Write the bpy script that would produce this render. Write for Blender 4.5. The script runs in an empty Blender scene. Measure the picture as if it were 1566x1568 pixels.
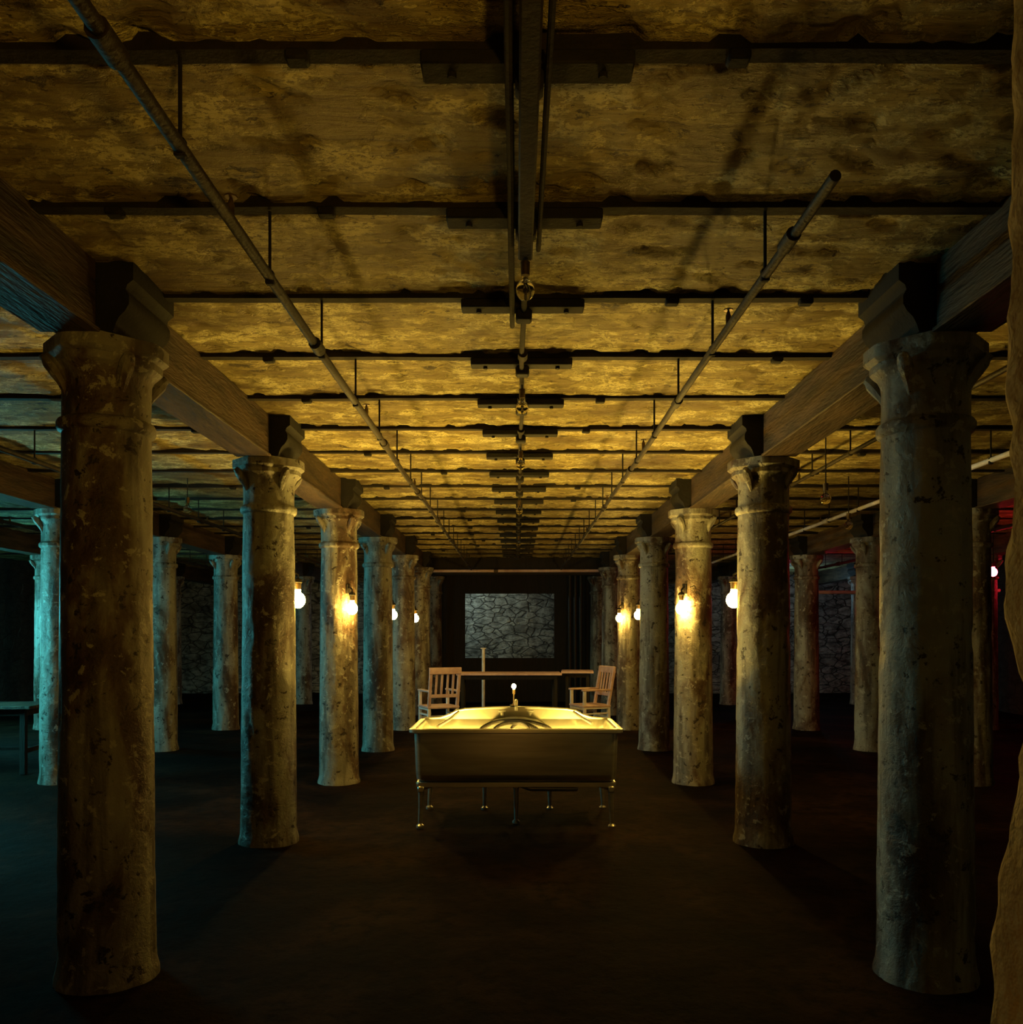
import bpy, math, random
from mathutils import Vector, Matrix, noise
random.seed(4)
scene=bpy.context.scene
scene.view_settings.view_transform='Standard'

# ---------------------------------------------------------------- materials
def new_mat(name):
    m=bpy.data.materials.new(name); m.use_nodes=True
    nt=m.node_tree; b=nt.nodes['Principled BSDF']
    return m,nt,b
def N(nt,t,**kw):
    n=nt.nodes.new(t)
    for k,v in kw.items(): setattr(n,k,v)
    return n
def pos(nt,scale=(1,1,1)):
    g=N(nt,'ShaderNodeNewGeometry'); mp=N(nt,'ShaderNodeMapping')
    mp.inputs['Scale'].default_value=scale
    nt.links.new(g.outputs['Position'],mp.inputs['Vector'])
    return mp.outputs['Vector']
def tex(nt,vec,scale,detail=5,rough=.6,dist=0):
    n=N(nt,'ShaderNodeTexNoise'); n.inputs['Scale'].default_value=scale
    n.inputs['Detail'].default_value=detail; n.inputs['Roughness'].default_value=rough
    n.inputs['Distortion'].default_value=dist
    nt.links.new(vec,n.inputs['Vector']); return n.outputs['Fac']
def ramp(nt,fac,stops):
    r=N(nt,'ShaderNodeValToRGB'); e=r.color_ramp.elements
    while len(e)<len(stops): e.new(.5)
    for i,(p,c) in enumerate(stops):
        e[i].position=p; e[i].color=(*c,1) if not isinstance(c,(int,float)) else (c,c,c,1)
    nt.links.new(fac,r.inputs['Fac']); return r.outputs['Color']
def mix(nt,f,a,b,mode='MIX'):
    m=N(nt,'ShaderNodeMix',data_type='RGBA',blend_type=mode)
    for s,v in ((0,f),(6,a),(7,b)):
        if isinstance(v,(int,float)): m.inputs[s].default_value=v
        elif isinstance(v,tuple): m.inputs[s].default_value=(*v,1)
        else: nt.links.new(v,m.inputs[s])
    return m.outputs[2]
def math_(nt,op,a,b):
    m=N(nt,'ShaderNodeMath',operation=op)
    for s,v in ((0,a),(1,b)):
        if isinstance(v,(int,float)): m.inputs[s].default_value=v
        else: nt.links.new(v,m.inputs[s])
    return m.outputs[0]
def bump(nt,b,h,strength,dist):
    bp=N(nt,'ShaderNodeBump'); bp.inputs['Strength'].default_value=strength; bp.inputs['Distance'].default_value=dist
    nt.links.new(h,bp.inputs['Height']); nt.links.new(bp.outputs['Normal'],b.inputs['Normal'])

def mat_ceiling():
    m,nt,b=new_mat('ceiling_plaster')
    v=pos(nt,(1,1.5,1)); vs=pos(nt,(1.3,9,1))
    big=tex(nt,v,.8,3,.55,.4); med=tex(nt,v,6,7,.75,.3); fine=tex(nt,v,36,4,.75); streak=tex(nt,vs,3.4,6,.74,.8)
    peel=tex(nt,v,2.6,8,.70,.2)
    base=ramp(nt,streak,[(.36,(.16,.105,.035)),(.47,(.46,.36,.12)),(.60,(.64,.53,.20))])
    # paint that has fallen away leaves darker board-marked concrete
    bare=ramp(nt,peel,[(.455,1),(.475,0)])
    base=mix(nt,math_(nt,'MULTIPLY',bare,.55),base,mix(nt,.5,(.22,.15,.055),base,'MULTIPLY'))
    flake=math_(nt,'MULTIPLY',ramp(nt,med,[(.49,0),(.50,1)]),ramp(nt,fine,[(.44,0),(.47,1)]))
    fm=math_(nt,'MULTIPLY',flake,ramp(nt,peel,[(.47,.05),(.53,1)]))
    base=mix(nt,fm,base,(1.0,.90,.46))
    stain=ramp(nt,big,[(.35,1),(.46,0)])
    base=mix(nt,math_(nt,'MULTIPLY',stain,.75),base,(.11,.058,.018))
    spots=ramp(nt,med,[(.375,1),(.39,0)])
    base=mix(nt,math_(nt,'MULTIPLY',spots,.9),base,(.045,.024,.01))
    nt.links.new(base,b.inputs['Base Color']); b.inputs['Roughness'].default_value=.5
    h=math_(nt,'ADD',math_(nt,'MULTIPLY',streak,.9),math_(nt,'ADD',math_(nt,'MULTIPLY',fm,.5),math_(nt,'SUBTRACT',math_(nt,'MULTIPLY',med,.8),math_(nt,'MULTIPLY',bare,.35))))
    bump(nt,b,h,1.0,.03); return m
def mat_column():
    m,nt,b=new_mat('column_paint')
    v=pos(nt,(1,1,.4)); v2=pos(nt); v3=pos(nt,(1,1,.10))
    a=tex(nt,v,3.4,5,.62,.5); c=tex(nt,v2,13,6,.7,.3); d=tex(nt,v3,8,4,.6,.2)
    base=ramp(nt,a,[(.36,(.05,.024,.014)),(.43,(.12,.08,.056)),(.49,(.23,.21,.18)),(.62,(.34,.345,.315))])
    base=mix(nt,ramp(nt,d,[(.39,.7),(.50,0)]),base,(.045,.028,.019))
    base=mix(nt,ramp(nt,c,[(.38,1),(.41,0)]),base,(.025,.015,.010))
    base=mix(nt,ramp(nt,c,[(.58,0),(.61,.7)]),base,(.46,.45,.41))
    nt.links.new(base,b.inputs['Base Color']); b.inputs['Roughness'].default_value=.45
    bump(nt,b,c,.75,.024); return m
def mat_simple(name,c1,c2,scale=8,rough=.7,metal=0,bs=.4,bd=.01,stretch=(1,1,1)):
    m,nt,b=new_mat(name); v=pos(nt,stretch)
    a=tex(nt,v,scale,4,.6,.3)
    nt.links.new(ramp(nt,a,[(.35,c1),(.65,c2)]),b.inputs['Base Color'])
    b.inputs['Roughness'].default_value=rough; b.inputs['Metallic'].default_value=metal
    if bs: bump(nt,b,tex(nt,v,scale*4,3,.6),bs,bd)
    return m
def mat_floor():
    m,nt,b=new_mat('dirt_floor'); v=pos(nt)
    a=tex(nt,v,.9,6,.65,.6); c=tex(nt,v,9,7,.7)
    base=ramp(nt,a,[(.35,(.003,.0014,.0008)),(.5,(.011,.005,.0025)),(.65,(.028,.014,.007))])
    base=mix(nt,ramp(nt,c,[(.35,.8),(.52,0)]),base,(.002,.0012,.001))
    nt.links.new(base,b.inputs['Base Color'])
    b.inputs['Roughness'].default_value=.8; b.inputs['Specular IOR Level'].default_value=.04
    bump(nt,b,c,.7,.03); return m
def mat_stone(name,c1,c2,scale=2.2,jc=(.06,.055,.05)):
    m,nt,b=new_mat(name); v=pos(nt,(1,1,1.9))
    f=tex(nt,v,5,6,.7); g=tex(nt,v,1.6,4,.6)
    vo=N(nt,'ShaderNodeTexVoronoi',feature='DISTANCE_TO_EDGE'); vo.inputs['Scale'].default_value=scale
    nt.links.new(mix(nt,.12,v,f),vo.inputs['Vector'])
    joint=ramp(nt,vo.outputs['Distance'],[(.0,.0),(.05,1)])
    base=mix(nt,joint,jc,ramp(nt,f,[(.38,c1),(.58,c2)]))
    base=mix(nt,ramp(nt,g,[(.38,.6),(.50,0)]),base,(.06,.055,.045))
    nt.links.new(base,b.inputs['Base Color']); b.inputs['Roughness'].default_value=.85
    bump(nt,b,math_(nt,'ADD',joint,math_(nt,'MULTIPLY',f,2.5)),.9,.05); return m
def mat_emit(name,col,s):
    m,nt,b=new_mat(name); b.inputs['Base Color'].default_value=(*col,1)
    b.inputs['Emission Color'].default_value=(*col,1); b.inputs['Emission Strength'].default_value=s; return m
M={}
M['ceil']=mat_ceiling(); M['col']=mat_column(); M['floor']=mat_floor()
M['iron']=mat_simple('rusted_iron',(.006,.004,.003),(.018,.010,.006),12,.8,.1)
M['castiron']=mat_simple('cast_iron',(.005,.004,.0035),(.012,.009,.007),10,.8,.1)
M['wood']=mat_simple('old_timber',(.016,.009,.005),(.085,.05,.026),2.5,.6,0,.6,.02,(5,.8,5))
M['darkwood']=mat_simple('dark_timber',(.005,.003,.002),(.013,.008,.005),4,.8,0,.5,.02,(6,6,.6))
M['chair']=mat_simple('chair_wood',(.48,.30,.30),(.68,.50,.50),6,.5,0,.2,.005)
M['chairw']=mat_simple('worn_white_paint',(.62,.58,.60),(.84,.80,.84),8,.5,0,.2,.005)
M['pipe']=mat_simple('pipe_paint',(.010,.007,.004),(.03,.018,.010),14,.6,.2)
M['steel']=mat_simple('tub_steel',(.46,.46,.44),(.66,.66,.63),3,.28,.85,.05,.002,(.4,1,5))
M['brass']=mat_simple('tub_interior',(.32,.31,.25),(.48,.46,.38),4,.28,.9,.08,.003)
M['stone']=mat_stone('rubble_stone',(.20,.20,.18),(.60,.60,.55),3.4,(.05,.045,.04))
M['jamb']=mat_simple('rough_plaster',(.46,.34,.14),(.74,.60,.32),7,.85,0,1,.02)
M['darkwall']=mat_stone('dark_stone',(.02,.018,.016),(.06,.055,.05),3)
M['amber']=mat_emit('amber_bulb',(1,.60,.10),270)
M['candle']=mat_emit('small_bulb_glow',(1,.62,.14),160)
M['tublight']=mat_emit('tub_bulb_glow',(1,.64,.11),4400)
M['rear']=mat_emit('rear_fill_glow',(1,.48,.08),130)  # glow of the added fill bulb behind the camera
M['red']=mat_emit('red_bulb',(1,.02,.04),110)
M['reddim']=mat_emit('dim_red_bulb',(1,.03,.07),130)
M['cyan']=mat_emit('cyan_tube',(.08,.56,.58),470)
m,nt,b=new_mat('bulb_glass'); b.inputs['Transmission Weight'].default_value=1; b.inputs['Roughness'].default_value=.03
b.inputs['Base Color'].default_value=(1,.93,.75,1); b.inputs['IOR'].default_value=1.2; M['glass']=m
M['copper']=mat_simple('socket_metal',(.10,.07,.04),(.22,.15,.08),20,.4,.9,0)

# ---------------------------------------------------------------- mesh builder
class MB:
    def __init__(s): s.v=[];s.f=[];s.m=[];s.sm=[];s.mats=[]
    def mi(s,k):
        if k not in s.mats: s.mats.append(k)
        return s.mats.index(k)
    def add(s,vs,fs,k,smooth=False):
        o=len(s.v); i=s.mi(k); s.v+= [tuple(p) for p in vs]
        for f in fs: s.f.append(tuple(o+j for j in f)); s.m.append(i); s.sm.append(smooth)
    def box(s,c,size,k,rot=None,bev=0):
        x,y,z=[a/2 for a in size]; bv=min(bev,x*.45,y*.45,z*.45) if bev else 0
        if bv:
            vs=[];idx={}
            for sx in(-1,1):
                for sy in(-1,1):
                    for sz in(-1,1):
                        for ax in range(3):
                            p=[sx*x,sy*y,sz*z]
                            for a in range(3):
                                if a!=ax: p[a]-= (sx,sy,sz)[a]*bv
                            idx[(sx,sy,sz,ax)]=len(vs); vs.append(p)
            fs=[]
            for ax in range(3):
                a1,a2=[a for a in range(3) if a!=ax]
                for sg in(-1,1):
                    q=[]
                    for u,w in((-1,-1),(1,-1),(1,1),(-1,1)):
                        k3=[0,0,0];k3[ax]=sg;k3[a1]=u;k3[a2]=w; q.append(idx[(*k3,ax)])
                    fs.append(q)
            for e in range(3):
                a1,a2=[a for a in range(3) if a!=e]
                for u in(-1,1):
                    for w in(-1,1):
                        def g(se,ax):
                            k3=[0,0,0];k3[e]=se;k3[a1]=u;k3[a2]=w; return idx[(*k3,ax)]
                        fs.append([g(-1,a1),g(1,a1),g(1,a2),g(-1,a2)])
            for sx in(-1,1):
                for sy in(-1,1):
                    for sz in(-1,1): fs.append([idx[(sx,sy,sz,a)] for a in range(3)])
        else:
            vs=[(sx*x,sy*y,sz*z) for sx in(-1,1) for sy in(-1,1) for sz in(-1,1)]
            fs=[(0,1,3,2),(4,6,7,5),(0,4,5,1),(2,3,7,6),(0,2,6,4),(1,5,7,3)]
        C=Vector(c); R=rot or Matrix.Identity(3)
        s.add([R@Vector(p)+C for p in vs],fs,k)
    def beam(s,a,b,w,h,k,bev=.003):
        a=Vector(a);b=Vector(b);d=b-a;q=d.to_track_quat('Z','Y').to_matrix()
        s.box((a+b)/2,(w,h,d.length),k,q,bev)
    def tube(s,pts,r,k,n=10,cap=True):
        pts=[Vector(p) for p in pts]; rs=r if isinstance(r,(list,tuple)) else [r]*len(pts)
        vs=[];fs=[]
        up=None
        for i,p in enumerate(pts):
            t=(pts[min(i+1,len(pts)-1)]-pts[max(i-1,0)]).normalized()
            if up is None: up=t.orthogonal().normalized()
            up=(up-t*up.dot(t)).normalized(); w=t.cross(up)
            for j in range(n):
                a=2*math.pi*j/n; vs.append(p+(up*math.cos(a)+w*math.sin(a))*rs[i])
        for i in range(len(pts)-1):
            for j in range(n): fs.append((i*n+j,i*n+(j+1)%n,(i+1)*n+(j+1)%n,(i+1)*n+j))
        if cap: fs.append(tuple(range(n))[::-1]); fs.append(tuple((len(pts)-1)*n+j for j in range(n)))
        s.add(vs,fs,k,True)
    def lathe(s,prof,c,k,n=20,shape=None):
        vs=[];fs=[];c=Vector(c)
        for i,(r,z) in enumerate(prof):
            for j in range(n):
                a=2*math.pi*j/n; rr=shape(r,z,a) if shape else r
                vs.append(c+Vector((rr*math.cos(a),rr*math.sin(a),z)))
        for i in range(len(prof)-1):
            for j in range(n): fs.append((i*n+j,i*n+(j+1)%n,(i+1)*n+(j+1)%n,(i+1)*n+j))
        fs.append(tuple(range(n))[::-1]); fs.append(tuple((len(prof)-1)*n+j for j in range(n)))
        s.add(vs,fs,k,True)
    def bulb(s,c,r,k,flip=1,n=20):
        prof=[]
        for i in range(13):
            a=-math.pi/2+math.pi*i/12*.86
            prof.append((max(.001,r*math.cos(a)),flip*r*1.12*math.sin(a)))
        prof.append((r*.38,flip*r*1.45)); prof.append((r*.36,flip*r*1.6))
        s.lathe(prof,c,k,n)
    def prism(s,poly,y0,y1,k):
        n=len(poly); vs=[(x,y0,z) for x,z in poly]+[(x,y1,z) for x,z in poly]
        fs=[tuple(range(n)),tuple(range(n,2*n))[::-1]]+[(i,i+n,(i+1)%n+n,(i+1)%n) for i in range(n)]
        s.add(vs,fs,k)
    def obj(s,name,loc=(0,0,0),rotz=0,autosmooth=True):
        me=bpy.data.meshes.new(name); me.from_pydata(s.v,[],s.f)
        for k in s.mats: me.materials.append(M[k])
        me.polygons.foreach_set('material_index',s.m); me.polygons.foreach_set('use_smooth',s.sm)
        import bmesh
        bm=bmesh.new(); bm.from_mesh(me); bmesh.ops.recalc_face_normals(bm,faces=bm.faces); bm.to_mesh(me); bm.free()
        if autosmooth and any(s.sm): me.set_sharp_from_angle(angle=math.radians(40))
        return place(name,me,loc,rotz)
def place(name,me,loc=(0,0,0),rotz=0):
    o=bpy.data.objects.new(name,me); o.location=loc; o.rotation_euler[2]=rotz
    scene.collection.objects.link(o); return o

# ---------------------------------------------------------------- dims
CX=1.81; CEIL=3.05
ROW=lambda n: 3.76+2.46*(n-1)
XL,XR,YB,YF=-10.4,9.6,22.0,-2.5
def frange(a,b,st):
    n=max(1,round((b-a)/st)); return [a+(b-a)*i/n for i in range(n)]
# ---------------------------------------------------------------- room shell
def grid(name,xs,ys,zf,k):
    nx=len(xs); vs=[(x,y,zf(x,y)) for y in ys for x in xs]
    fs=[(j*nx+i,j*nx+i+1,(j+1)*nx+i+1,(j+1)*nx+i) for j in range(len(ys)-1) for i in range(nx-1)]
    me=bpy.data.meshes.new(name); me.from_pydata(vs,[],fs); me.materials.append(M[k])
    me.polygons.foreach_set('use_smooth',[True]*len(fs)); return place(name,me)
JY=[2.25+.82*n for n in range(-5,19)]
def zc(x,y):
    ph=((y-2.25)/.82)%1; edge=min(ph,1-ph)
    z=CEIL+.006*math.sin(math.pi*ph)
    z+=.006*noise.noise(Vector((x*1.2,y*6,1)))+.004*noise.noise(Vector((x*4,y*5,7)))
    c=noise.noise(Vector((x*6,y*8,3)))
    if c>.32: z+=.012
    if noise.noise(Vector((x*13,y*15,5)))>.32: z+=.007
    if edge<.075 and noise.noise(Vector((x*7,y*2,9)))>.2: z+=.022
    return z
grid('ceiling',frange(XL,-2.6,.2)+frange(-2.6,2.6,.028)+frange(2.6,XR,.2)+[XR],frange(YF,1.6,.2)+frange(1.6,9,.025)+frange(9,17,.06)+frange(17,YB,.25)+[YB],zc,'ceil')
def zf(x,y): return .02*noise.noise(Vector((x*.7,y*.7,0)))+.010*noise.noise(Vector((x*4,y*4,2)))-.012
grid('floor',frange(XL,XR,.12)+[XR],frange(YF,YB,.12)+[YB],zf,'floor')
def wall(name,a,b_,z0,z1,k,th=.25):
    b=MB(); a=Vector((*a,0)); c=Vector((*b_,0)); d=c-a; L=d.length; nrm=Vector((-d.y,d.x,0)).normalized()
    nx=max(2,int(L/.15)); nz=20; vs=[];fs=[]
    for j in range(nz+1):
        for i in range(nx+1):
            p=a+d*(i/nx)+Vector((0,0,z0+(z1-z0)*j/nz)); p+=nrm*(.05*noise.noise(p*2.0)); vs.append(p)
    for j in range(nz):
        for i in range(nx): q=j*(nx+1)+i; fs.append((q,q+1,q+nx+2,q+nx+1))
    b.add(vs,fs,k); mid=(a+c)/2-nrm*(th/2+.06)
    ang=math.atan2(d.y,d.x)
    b.box((mid.x,mid.y,(z0+z1)/2),(L,th,z1-z0),k,Matrix.Rotation(ang,3,'Z'))
    return b.obj(name)
wall('wall_back',(XR,YB),(XL,YB),-.05,CEIL+.1,'stone')
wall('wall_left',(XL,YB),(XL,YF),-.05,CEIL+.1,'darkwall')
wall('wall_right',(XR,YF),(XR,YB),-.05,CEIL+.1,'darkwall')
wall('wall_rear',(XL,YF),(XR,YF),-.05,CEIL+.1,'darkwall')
def jambx(z):
    key=[(0,.712),(1.0,.718),(1.18,.722),(1.24,.735),(1.32,.752),(1.38,.768),(1.43,.752),(1.5,.738),(1.6,.733),(2.0,.742),(3.1,.745)]
    for (z0,x0),(z1,x1) in zip(key,key[1:]):
        if z0<=z<=z1: return x0+(x1-x0)*(z-z0)/(z1-z0)
    return .74
b=MB(); nz=150; ny=14; vs=[];fs=[]
for j in range(nz+1):
    z=-.03+(CEIL+.06)*j/nz
    for i in range(ny+3):
        if i==ny+2: p=(1.1,1.32,z)
        else:
            y=.9+.42*min(i,ny)/ny
            x=jambx(max(0,z))-.006+(.022*noise.noise(Vector((y*5,z*5,3)))+.009*noise.noise(Vector((y*20,z*20,5))))
            if i>=ny-1: x+=.015*(i-ny+2)**1.5
            p=(x,y if i<=ny else 1.335,z)
        vs.append(p)
w=ny+3
for j in range(nz):
    for i in range(w-1): q=j*w+i; fs.append((q,q+1,q+w+1,q+w))
b.add(vs,fs,'jamb',True)
b.box(((1.05+XR)/2,1.11,CEIL/2),(XR-1.05,.42,CEIL+.08),'jamb'); b.box((.95,1.05,CEIL/2),(.3,.3,CEIL+.08),'jamb')
b.obj('wall_front_right')
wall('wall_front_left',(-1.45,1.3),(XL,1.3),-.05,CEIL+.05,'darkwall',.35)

# ---------------------------------------------------------------- columns
def col_shape(r,z,a):
    t=max(0,min(1,(z-2.58)/.12))
    c,s_=abs(math.cos(a)),abs(math.sin(a))
    sq=r/max(c,s_,(c+s_)/1.28)
    rr=r*(1-t)+sq*t
    if z<2.6:
        p=Vector((math.cos(a)*1.2,math.sin(a)*1.2,z*1.3))
        rr+=.003*noise.noise(p*2.2)+.003*noise.noise(p*8)
        c2=noise.noise(Vector((math.cos(a)*2.2,math.sin(a)*2.2,z*3))+Vector((5,2,1)))
        if c2>.33: rr-=.005
    return rr
prof=[(.215,-.03),(.214,.01),(.204,.05)]
z=.10
while z<2.37: prof.append((.200-.020*(z/2.4),z)); z+=.03
prof+=[(.181,2.375),(.196,2.385),(.202,2.395),(.202,2.42),(.196,2.43),(.183,2.437),(.180,2.45),(.180,2.58),(.184,2.61),(.196,2.635),(.214,2.65),(.224,2.66),(.224,2.69),(.238,2.70),(.248,2.71),(.248,2.765),(.225,2.77)]
b=MB(); b.lathe(prof,(0,0,0),'col',64,col_shape)
for i in range(4):
    a=math.pi/4+i*math.pi/2; dx,dy=math.cos(a),math.sin(a)
    b.tube([(dx*.168,dy*.168,2.53),(dx*.182,dy*.182,2.58),(dx*.206,dy*.206,2.62),(dx*.234,dy*.234,2.655),(dx*.255,dy*.255,2.675),(dx*.268,dy*.268,2.665)],[.010,.024,.032,.032,.024,.010],'col',8)
hw=[(.125,2.768),(.135,2.80),(.150,2.83),(.175,2.855),(.192,2.885),(.192,2.92),(.178,2.945),(.184,2.965),(.210,2.985),(.210,CEIL+.02)]
poly=[(x,z) for x,z in hw]+[(-x,z) for x,z in hw[::-1]]
b.prism(poly,-.21,.21,'castiron')
colm=b.obj('stone_column',(0,0,0)); me=colm.data; bpy.data.objects.remove(colm)
OUT=[CX,4.65,7.5]
for xi,ox in enumerate(OUT):
    for sgn in (-1,1):
        for n in range(1,8):
            o=place('stone_column',me,(sgn*ox,ROW(n),0),random.choice([0,math.pi]))
for ox in OUT:
    for sgn in(-1,1):
        for n in range(0,8):
            y0=(ROW(n)+.235) if n>0 else 1.36; y1=(ROW(n+1)-.235) if n<7 else YB-.1
            b=MB(); b.box((sgn*(ox+.04),(y0+y1)/2,(2.76+CEIL)/2+.005),(.22,y1-y0,CEIL-2.76+.01),'wood',None,.012)
            b.box((sgn*(ox+.04),(y0+y1)/2,2.765),(.25,y1-y0,.018),'wood',None,.004)
            b.obj('ceiling_beam')
for y in JY:
    if y>17 or y<-2.2: continue
    b=MB()
    xs=frange(XL+.1,XR-.1,.25)+[XR-.1]
    vs=[];fs=[]
    for x in xs:
        dz=.005*noise.noise(Vector((x*2,y,0))); dy=.005*noise.noise(Vector((x*3,y,4)))
        vs+=[(x,y-.028+dy,CEIL+.03),(x,y-.028+dy,CEIL-.018+dz),(x,y+.028+dy,CEIL-.018+dz),(x,y+.028+dy,CEIL+.03)]
    for i in range(len(xs)-1):
        for j in range(3): q=i*4+j; fs.append((q,q+1,q+5,q+4))
    b.add(vs,fs,'iron')
    for x in random.sample([-2.9,-2.3,-1.35,-.6,.62,1.42,2.3,2.9],3):
        x+=random.uniform(-.1,.1); b.box((x,y-.01,CEIL-.028),(.06,.05,.03),'castiron',None,.008)
    b.box((.03,y,CEIL-.044),(.56,.09,.038),'castiron',None,.005)
    for x in(-.17,.23): b.tube([(x,y,CEIL-.06),(x,y,CEIL-.076)],.012,'castiron',8)
    b.obj('ceiling_joist')
b=MB()
b.box((.035,2.35,CEIL-.092),(.055,1.8,.055),'iron',None,.006)
b.tube([(-.018+.006*noise.noise(Vector((0,y,0))),y,CEIL-.078) for y in frange(1.5,4.2,.15)],.012,'iron',8)
b.tube([(.085,y,CEIL-.076) for y in frange(1.5,3.4,.15)],.009,'iron',8)
b.tube([(.035+.01*noise.noise(Vector((0,y,0))),y,CEIL-.080+.006*noise.noise(Vector((3,y,0)))) for y in frange(3.2,16.6,.15)],.013,'iron',8)
for y in JY:
    if 1.5<y<16.6:
        b.box((.035,y,CEIL-.090),(.075,.08,.05),'castiron',None,.01)
        b.tube([(.035,y-.30,CEIL-.084),(.035,y-.22,CEIL-.084)],.026,'iron',12)
b.obj('electrical_conduit')
def hanging_bulb(x,y,z,r=.036,top=CEIL):
    b=MB(); b.bulb((0,0,0),r,'glass'); s=r/.036
    b.tube([(0,0,r*1.55),(0,0,r*1.55+.05*s)],[.017*s,.019*s],'copper',12)
    b.tube([(0,0,r*1.5+.05*s),(0,0,top-z)],.005,'castiron',6)
    b.tube([(0,0,-r*.5),(.006,0,0),(-.006,0,r*.6),(0,0,r*1.4)],.0015,'copper',5)
    return b.obj('hanging_light_bulb',(x,y,z))
for y in (3.25,4.93,6.6,9.03,12.3): hanging_bulb(.035,y,2.82,top=CEIL-.097)
for x,y,z in((-3.25,8.4,2.74),(2.37,6.5,2.54),(3.25,8.3,2.57),(-3.25,12.5,2.6),(3.3,12.4,2.6)): hanging_bulb(x,y,z,.04)
def pipe(x,z,y0,y1,r=.022,hang=True,k='pipe',wob=.02):
    b=MB(); ys=frange(y0,y1,.25)+[y1]
    b.tube([(x+wob*noise.noise(Vector((x,y*.4,0))),y,z+wob*.6*noise.noise(Vector((x+9,y*.4,0)))) for y in ys],r,k,12)
    y=y0+.4
    while y<y1-.1:
        b.tube([(x,y-.05,z),(x,y+.05,z)],r*1.45,k,12); y+=1.95
    if hang:
        for y in JY:
            if y0<y<y1:
                b.tube([(x+.0,y,CEIL-.02),(x,y,z+.01)],.006,'castiron',6)
                b.box((x,y,z),(.03,.025,2.6*r),'castiron',None,.004)
    y=y0+1.2
    while y<y1:
        b.tube([(x,y,z+.0),(x,y,z+.05),(x,y,z+.075)],[.01,.012,.004],'copper',8)
        b.tube([(x,y,z+.075),(x,y,z+.08)],.02,'copper',10); y+=2.4
    return b.obj('sprinkler_pipe')
pipe(-.89,2.79,1.45,16.8,.019); pipe(.90,2.80,2.4,16.8,.017)
pipe(-3.6,2.80,1.5,18,.02); pipe(3.55,2.8,1.5,18,.02,k='chairw'); pipe(2.5,2.86,1.5,18,.016); pipe(-5.9,2.8,1.5,18,.02); pipe(5.9,2.8,1.5,18,.025)
b=MB(); b.box((0,17.1,2.88),(5.4,.16,.36),'darkwood',None,.01); b.obj('end_beam')
b=MB(); b.tube([(-2.6,16.93,2.77),(2.6,16.93,2.78)],.03,'chair',12)
for x in(-2.3,-.4,2.3): b.tube([(x,16.93,2.77),(x,16.93,CEIL)],.008,'castiron',6); b.tube([(x-.04,16.93,2.77),(x+.04,16.93,2.77)],.042,'wood',12)
b.obj('cross_pipe')
b=MB(); Y=19.0
def plank(x0,x1,z0,z1): b.box(((x0+x1)/2,Y,(z0+z1)/2),(x1-x0,.05,z1-z0),'darkwood',None,.002)
plank(-2.7,-1.14,0,CEIL); plank(.85,2.7,0,CEIL); plank(-1.14,.85,0,.98); plank(-1.14,.85,2.42,CEIL)
b.obj('wall_partition')
b=MB()
for i,x in enumerate((1.18,1.30,1.42)): b.tube([(x,18.6,0),(x,18.6,CEIL)],.035,'pipe',10)
b.obj('standpipe')

# ---------------------------------------------------------------- column lamps
def col_lamp(sx,row,px,dy):
    y=ROW(row)+dy; x=px*y/1300; cx=CX; z=1.5+.262
    b=MB(); b.bulb((0,0,0),.055,'amber',1)
    b.tube([(0,0,.08),(0,0,.135)],[.022,.026],'copper',14)
    b.lathe([(.01,.165),(.03,.155),(.034,.135),(.03,.13)],(0,0,0),'castiron',14)
    hx,hy=(sx*cx-sx*x),(ROW(row)-y)
    L=math.hypot(hx,hy); ux,uy=hx/L,hy/L
    b.tube([(0,0,.15),(0,0,.19),(ux*.03,uy*.03,.205),(ux*(L-.16),uy*(L-.16),.205)],.008,'castiron',8)
    b.box((ux*(L-.186),uy*(L-.186),.20),(.02,.05,.10),'castiron',Matrix.Rotation(math.atan2(uy,ux),3,'Z'),.005)
    return b.obj('column_lamp',(sx*x,y,z))
col_lamp(-1,2,334,.20); col_lamp(1,2,333,.16)
col_lamp(-1,3,251,-.20); col_lamp(1,3,253,-.20)
col_lamp(-1,4,188,.2); col_lamp(1,4,187,.2)
col_lamp(-1,5,154,.2); col_lamp(1,5,158,-.2)

# ---------------------------------------------------------------- bathtub
def rrect(w,d,r,z,n=8):
    pts=[]; r=min(r,w/2-.001,d/2-.001)
    for cx,cy,a0 in((w/2-r,d/2-r,0),(-w/2+r,d/2-r,90),(-w/2+r,-d/2+r,180),(w/2-r,-d/2+r,270)):
        for i in range(n+1):
            a=math.radians(a0+90*i/n); pts.append((cx+r*math.cos(a),cy+r*math.sin(a),z))
    return pts
def loft(b,rings,k,cap0=False,cap1=False):
    n=len(rings[0]); vs=[p for r in rings for p in r]; fs=[]
    for i in range(len(rings)-1):
        for j in range(n): fs.append((i*n+j,i*n+(j+1)%n,(i+1)*n+(j+1)%n,(i+1)*n+j))
    if cap0: fs.append(tuple(range(n)))
    if cap1: fs.append(tuple((len(rings)-1)*n+j for j in range(n)))
    b.add(vs,fs,k,True)
b=MB()
loft(b,[rrect(1.46,.68,.06,.345),rrect(1.53,.75,.06,.350),rrect(1.565,.785,.06,.368),rrect(1.575,.795,.06,.41),rrect(1.59,.80,.06,.60),rrect(1.60,.805,.06,.722),rrect(1.60,.805,.06,.728),rrect(1.66,.862,.07,.732),rrect(1.675,.877,.075,.738),rrect(1.675,.877,.075,.762),rrect(1.66,.865,.07,.768),rrect(1.58,.79,.06,.768)],'steel',True)
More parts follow.
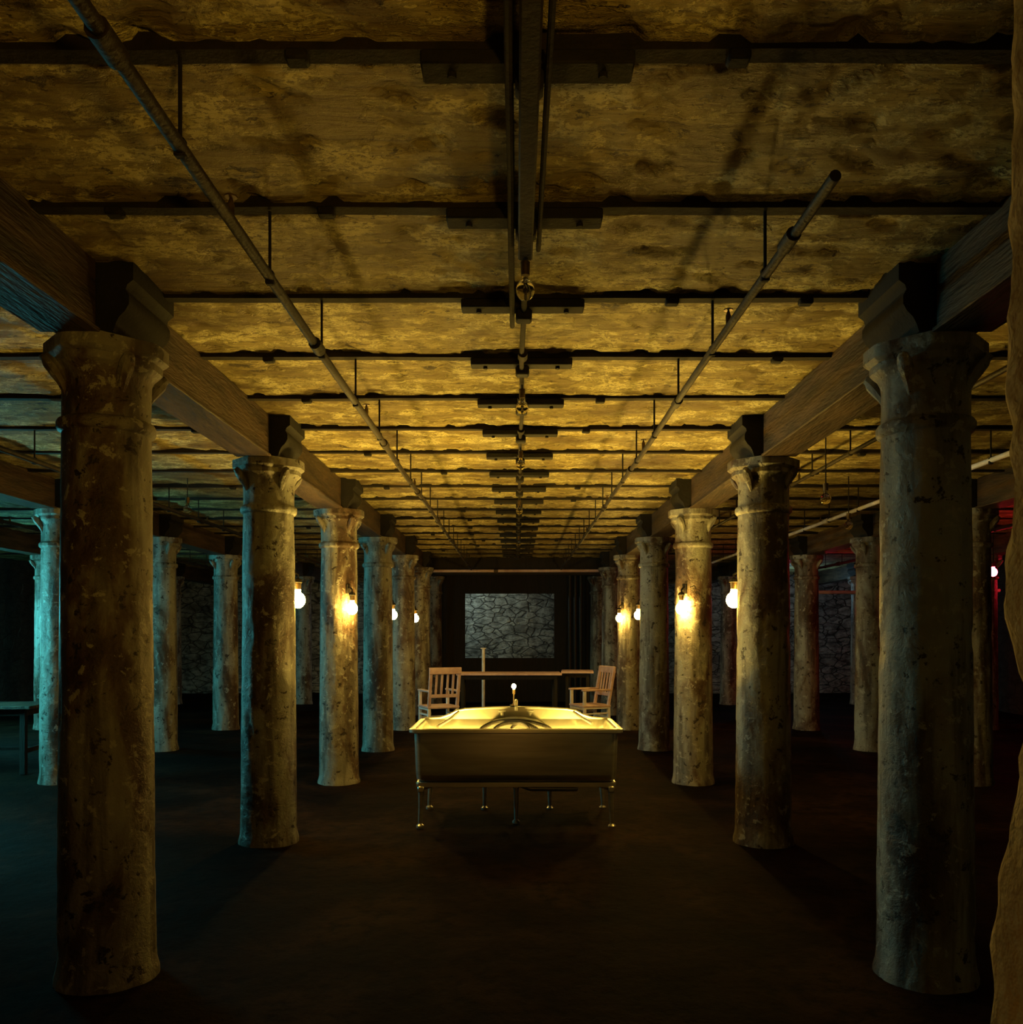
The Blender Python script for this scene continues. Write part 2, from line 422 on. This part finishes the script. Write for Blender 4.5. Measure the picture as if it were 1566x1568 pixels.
loft(b,[rrect(1.58,.79,.06,.768),rrect(1.555,.765,.07,.755),rrect(1.535,.745,.09,.70),rrect(1.50,.70,.12,.56),rrect(1.44,.64,.16,.46),rrect(1.30,.50,.16,.41),rrect(.9,.28,.1,.395)],'brass',False,True)
pts=[(-.80,.40,.765),(-.66,.40,.775),(-.58,.40,.80),(-.52,.40,.835),(-.44,.40,.85),(-.2,.40,.862),(0,.40,.866),(.2,.40,.862),(.44,.40,.85),(.52,.40,.835),(.58,.40,.80),(.66,.40,.775),(.80,.40,.765)]
vs=[];fs=[]
for x,y,z in pts: vs+=[(x,y-.008,.74),(x,y-.008,z),(x,y+.008,z),(x,y+.008,.74)]
for i in range(len(pts)-1):
    for j in range(3): q=i*4+j; fs.append((q,q+1,q+5,q+4))
b.add(vs,fs,'brass'); b.tube(pts,.012,'steel',10)
b.tube([(-.62,-.30,.775),(-.55,.0,.80),(-.50,.35,.83)],.012,'steel',8); b.tube([(.62,-.10,.775),(.56,.1,.80),(.50,.35,.83)],.012,'steel',8)
b.tube([(0,.36,.84),(0,.36,.90),(0,.33,.93),(0,.27,.925),(0,.25,.89)],.014,'steel',10)
for x in(-.12,.12):
    b.tube([(x,.38,.80),(x,.33,.81),(x,.31,.83)],.012,'steel',8); b.tube([(x-.03,.31,.84),(x+.03,.31,.84)],.008,'steel',8)
b.lathe([(.05,.0),(.045,.02),(.03,.03)],(0,0,.392),'castiron',16)
dv=[(-.30,.66),(-.26,.72),(-.18,.765),(-.08,.785),(0,.79),(.08,.785),(.18,.765),(.26,.72),(.30,.66)]
b.prism(dv+[(.30,.60),(-.30,.60)],-.02,.36,'steel')
hp=[]
for i in range(41):
    t=i/40; a=t*math.pi; hp.append((-.30*math.cos(a),-.06+.05*math.sin(a*2),.69+.105*math.sin(a)))
b.tube(hp,.018,'castiron',8)
b.tube([(p[0]*.65,p[1]-.05,p[2]-.01) for p in hp],.016,'castiron',8)
b.tube([(p[0]*.3+.04,p[1]-.09,p[2]-.01) for p in hp],.014,'castiron',8)
for y in(-.36,.36): b.beam((-.77,y,.325),(.77,y,.325),.035,.04,'steel')
for x in(-.765,.765,0): b.beam((x,-.36,.325),(x,.36,.325),.035,.04,'steel')
for x,y in((-.745,-.36),(.745,-.36),(-.745,.36),(.745,.36),(0,-.20),(-.27,.33),(.29,.33)):
    b.box((x,y,.29),(.05,.05,.05),'steel',None,.008)
    b.tube([(x,y,.31),(x,y,.16),(x*1.01,y,.05),(x*1.01,y,.02)],[.023,.021,.016,.016],'steel',12)
    b.lathe([(.03,-.012),(.03,.004),(.016,.018)],(x*1.01,y,0),'steel',14)
    b.tube([(x,y,.28),(x-(.10 if x>0 else -.10 if x<0 else 0),y,.315)],.008,'steel',6)
b.tube([(0,0,.36),(.03,0,.26),(.12,0,.23),(.5,.05,.22),(.5,.3,.22)],.025,'steel',10)
b.box((.28,.05,.255),(.44,.22,.02),'steel',None,.006)
for x in(-.52,.52):
    b.bulb((x,-.08,.50),.032,'tublight',-1,14); b.tube([(x,-.08,.445),(x,-.08,.40)],.017,'copper',10)
TY=7.02
b.obj('bathtub',(0,TY,0))
b=MB(); b.lathe([(.035,0),(.035,.008),(.012,.016),(.007,.03),(.006,.10),(.014,.105),(.014,.14),(.009,.145)],(0,0,0),'copper',14)
b.bulb((0,0,.17),.020,'candle',-1,12)
b.obj('candle_lamp',(-.02,TY+.40,.880))

# ---------------------------------------------------------------- chairs, tables
def armchair(loc,rot):
    b=MB(); k='chair'; w='chairw'
    b.box((0,0,.43),(.50,.46,.035),k,None,.01)
    for x in(-.22,.22):
        b.beam((x,-.20,0),(x,-.20,.66),.042,.042,w); b.beam((x,.21,0),(x,.20,.45),.042,.042,w)
        b.beam((x,.20,.44),(x,.30,1.00),.045,.04,k)
        b.box((x,.01,.67),(.06,.50,.028),k,None,.008)
        b.beam((x,-.2,.20),(x,.2,.20),.03,.025,w); b.beam((x,-.2,.32),(x,.2,.32),.03,.025,w)
        b.beam((x,-.2,.40),(x,.2,.40),.05,.022,w)
    b.beam((-.22,-.2,.26),(.22,-.2,.26),.03,.025,w); b.beam((-.22,.2,.26),(.22,.2,.26),.03,.025,w); b.beam((-.22,-.2,.395),(.22,-.2,.395),.022,.05,w)
    b.beam((-.25,.30,.97),(.25,.30,.97),.03,.10,k,.01); b.beam((-.22,.235,.60),(.22,.235,.60),.025,.05,k)
    for x in(-.13,-.045,.045,.13): b.beam((x,.235,.60),(x,.295,.95),.035,.014,k)
    return b.obj('wooden_armchair',loc,rot)
armchair((-1.16,12.7,0),math.radians(205)); armchair((1.12,12.9,0),math.radians(-68))
def table(name,loc,rot,L,W_,H,k='chair',legk='darkwood'):
    b=MB(); n=5
    for i in range(n): b.box((0,-W_/2+W_*(i+.5)/n,H-.018),(L,W_/n-.004,.036),k,None,.005)
    b.box((0,0,H-.075),(L-.16,W_-.14,.07),legk,None,.005)
    for x in(-L/2+.1,L/2-.1):
        for y in(-W_/2+.09,W_/2-.09): b.box((x,y,(H-.04)/2),(.06,.06,H-.04),legk,None,.006)
        b.beam((x,-W_/2+.09,.25),(x,W_/2-.09,.25),.03,.05,legk)
    b.beam((-L/2+.1,0,.25),(L/2-.1,0,.25),.05,.03,legk)
    return b.obj(name,loc,rot)
table('wooden_table',(-.12,14.4,0),math.radians(1),1.75,.7,.86)
table('wooden_table',(1.06,14.7,0),math.radians(-4),.55,.7,.88)
table('work_table',(-5.85,9.3,0),math.radians(6),1.3,.7,.74,'wood')
b=MB(); b.tube([(0,0,0),(0,0,1.24)],.03,'chairw',10); b.box((0,0,1.25),(.10,.10,.02),'chairw',None,.004); b.box((0,0,.015),(.24,.24,.03),'darkwood',None,.005)
b.obj('wooden_post',(-.60,15.6,0))
b=MB(); b.box((0,0,.30),(1.1,.4,.04),'chairw',None,.006)
for x in(-.5,.5): b.box((x,0,.14),(.06,.34,.28),'darkwood',None,.006)
b.obj('low_bench',(-6.4,19.6,0))
b=MB(); b.tube([(4.9,14.4,2.92),(8.2,14.4,2.90)],.035,'chair',10); b.tube([(4.9,14.4,2.22),(6.0,14.4,2.22),(8.2,14.4,2.25)],.03,'chair',10)
b.tube([(6.0,14.4,2.22),(6.0,14.4,2.92)],.03,'chair',10); b.tube([(6.0,14.4,2.9),(6.0,14.4,CEIL)],.01,'castiron',6); b.obj('wall_pipe')

# ---------------------------------------------------------------- coloured lamps
def tube_lamp(loc,k,L=1.0,name='cyan_tube_light'):
    b=MB(); b.tube([(0,-L/2,0),(0,L/2,0)],.03,k,12); b.box((0,0,.05),(.09,L+.1,.04),'castiron',None,.01)
    for y in(-L*.4,L*.4): b.tube([(0,y,.06),(0,y,CEIL-loc[2])],.005,'castiron',6)
    return b.obj(name,loc)
tube_lamp((-6.4,8.2,1.75),'cyan',1.2); tube_lamp((-8.9,12.6,1.9),'cyan',1.2)
def red_lamp(loc,k='red'):
    b=MB(); b.bulb((0,0,0),.05,k,1); b.tube([(0,0,.07),(0,0,.13)],.026,'castiron',12); b.tube([(0,0,.12),(0,0,CEIL-loc[2])],.006,'castiron',6)
    b.obj('red_hanging_lamp',loc)
red_lamp((6.18,11.0,2.31)); red_lamp((8.6,13.8,2.35)); red_lamp((5.16,15.1,2.1),'reddim')
b=MB(); b.bulb((0,0,0),.05,'rear',-1); b.lathe([(.13,-.50),(.13,-.48),(.03,-.46),(.014,-.40),(.014,-.14),(.028,-.13),(.026,-.07)],(0,0,0),'castiron',20)
b.obj('rear_fill_lamp',(-.2,-1.0,.5))  # added unseen fill behind the camera, for tub highlight and near column fronts
def light(name,typ,loc,energy,col,**kw):
    l=bpy.data.lights.new(name,typ); l.energy=energy; l.color=col
    for k,v in kw.items(): setattr(l,k,v)
    o=bpy.data.objects.new(name,l); o.location=loc; scene.collection.objects.link(o); return o
o=light('near_ceiling_fill','SPOT',(1.0,-1.2,1.2),120,(1,.54,.05),spot_size=math.radians(70),spot_blend=1,shadow_soft_size=.15)  # added fill spot behind the camera, brightens the near ceiling, no fixture
o.rotation_euler=(Vector((-1.3,2.8,3.25))-o.location).to_track_quat('-Z','Y').to_euler()
light('back_room_lamp','POINT',(-1.6,20.6,2.8),44,(.66,.85,.80),shadow_soft_size=.1)
light('back_room_lamp','POINT',(6.6,19.8,2.5),14,(.35,.7,.9),shadow_soft_size=.1)

w=bpy.data.worlds.new('World'); scene.world=w; w.use_nodes=True
w.node_tree.nodes['Background'].inputs[0].default_value=(.3,.5,.6,1); w.node_tree.nodes['Background'].inputs[1].default_value=.002

cam=bpy.data.cameras.new('Camera'); co=bpy.data.objects.new('Camera',cam); scene.collection.objects.link(co)
co.location=(0,0,1.5); co.rotation_euler=(math.radians(90),0,0)
cam.sensor_fit='HORIZONTAL'; cam.sensor_width=36; cam.lens=36*1300/1566
cam.shift_x=-7/1566; cam.shift_y=188/1566; cam.clip_start=.02
scene.camera=co
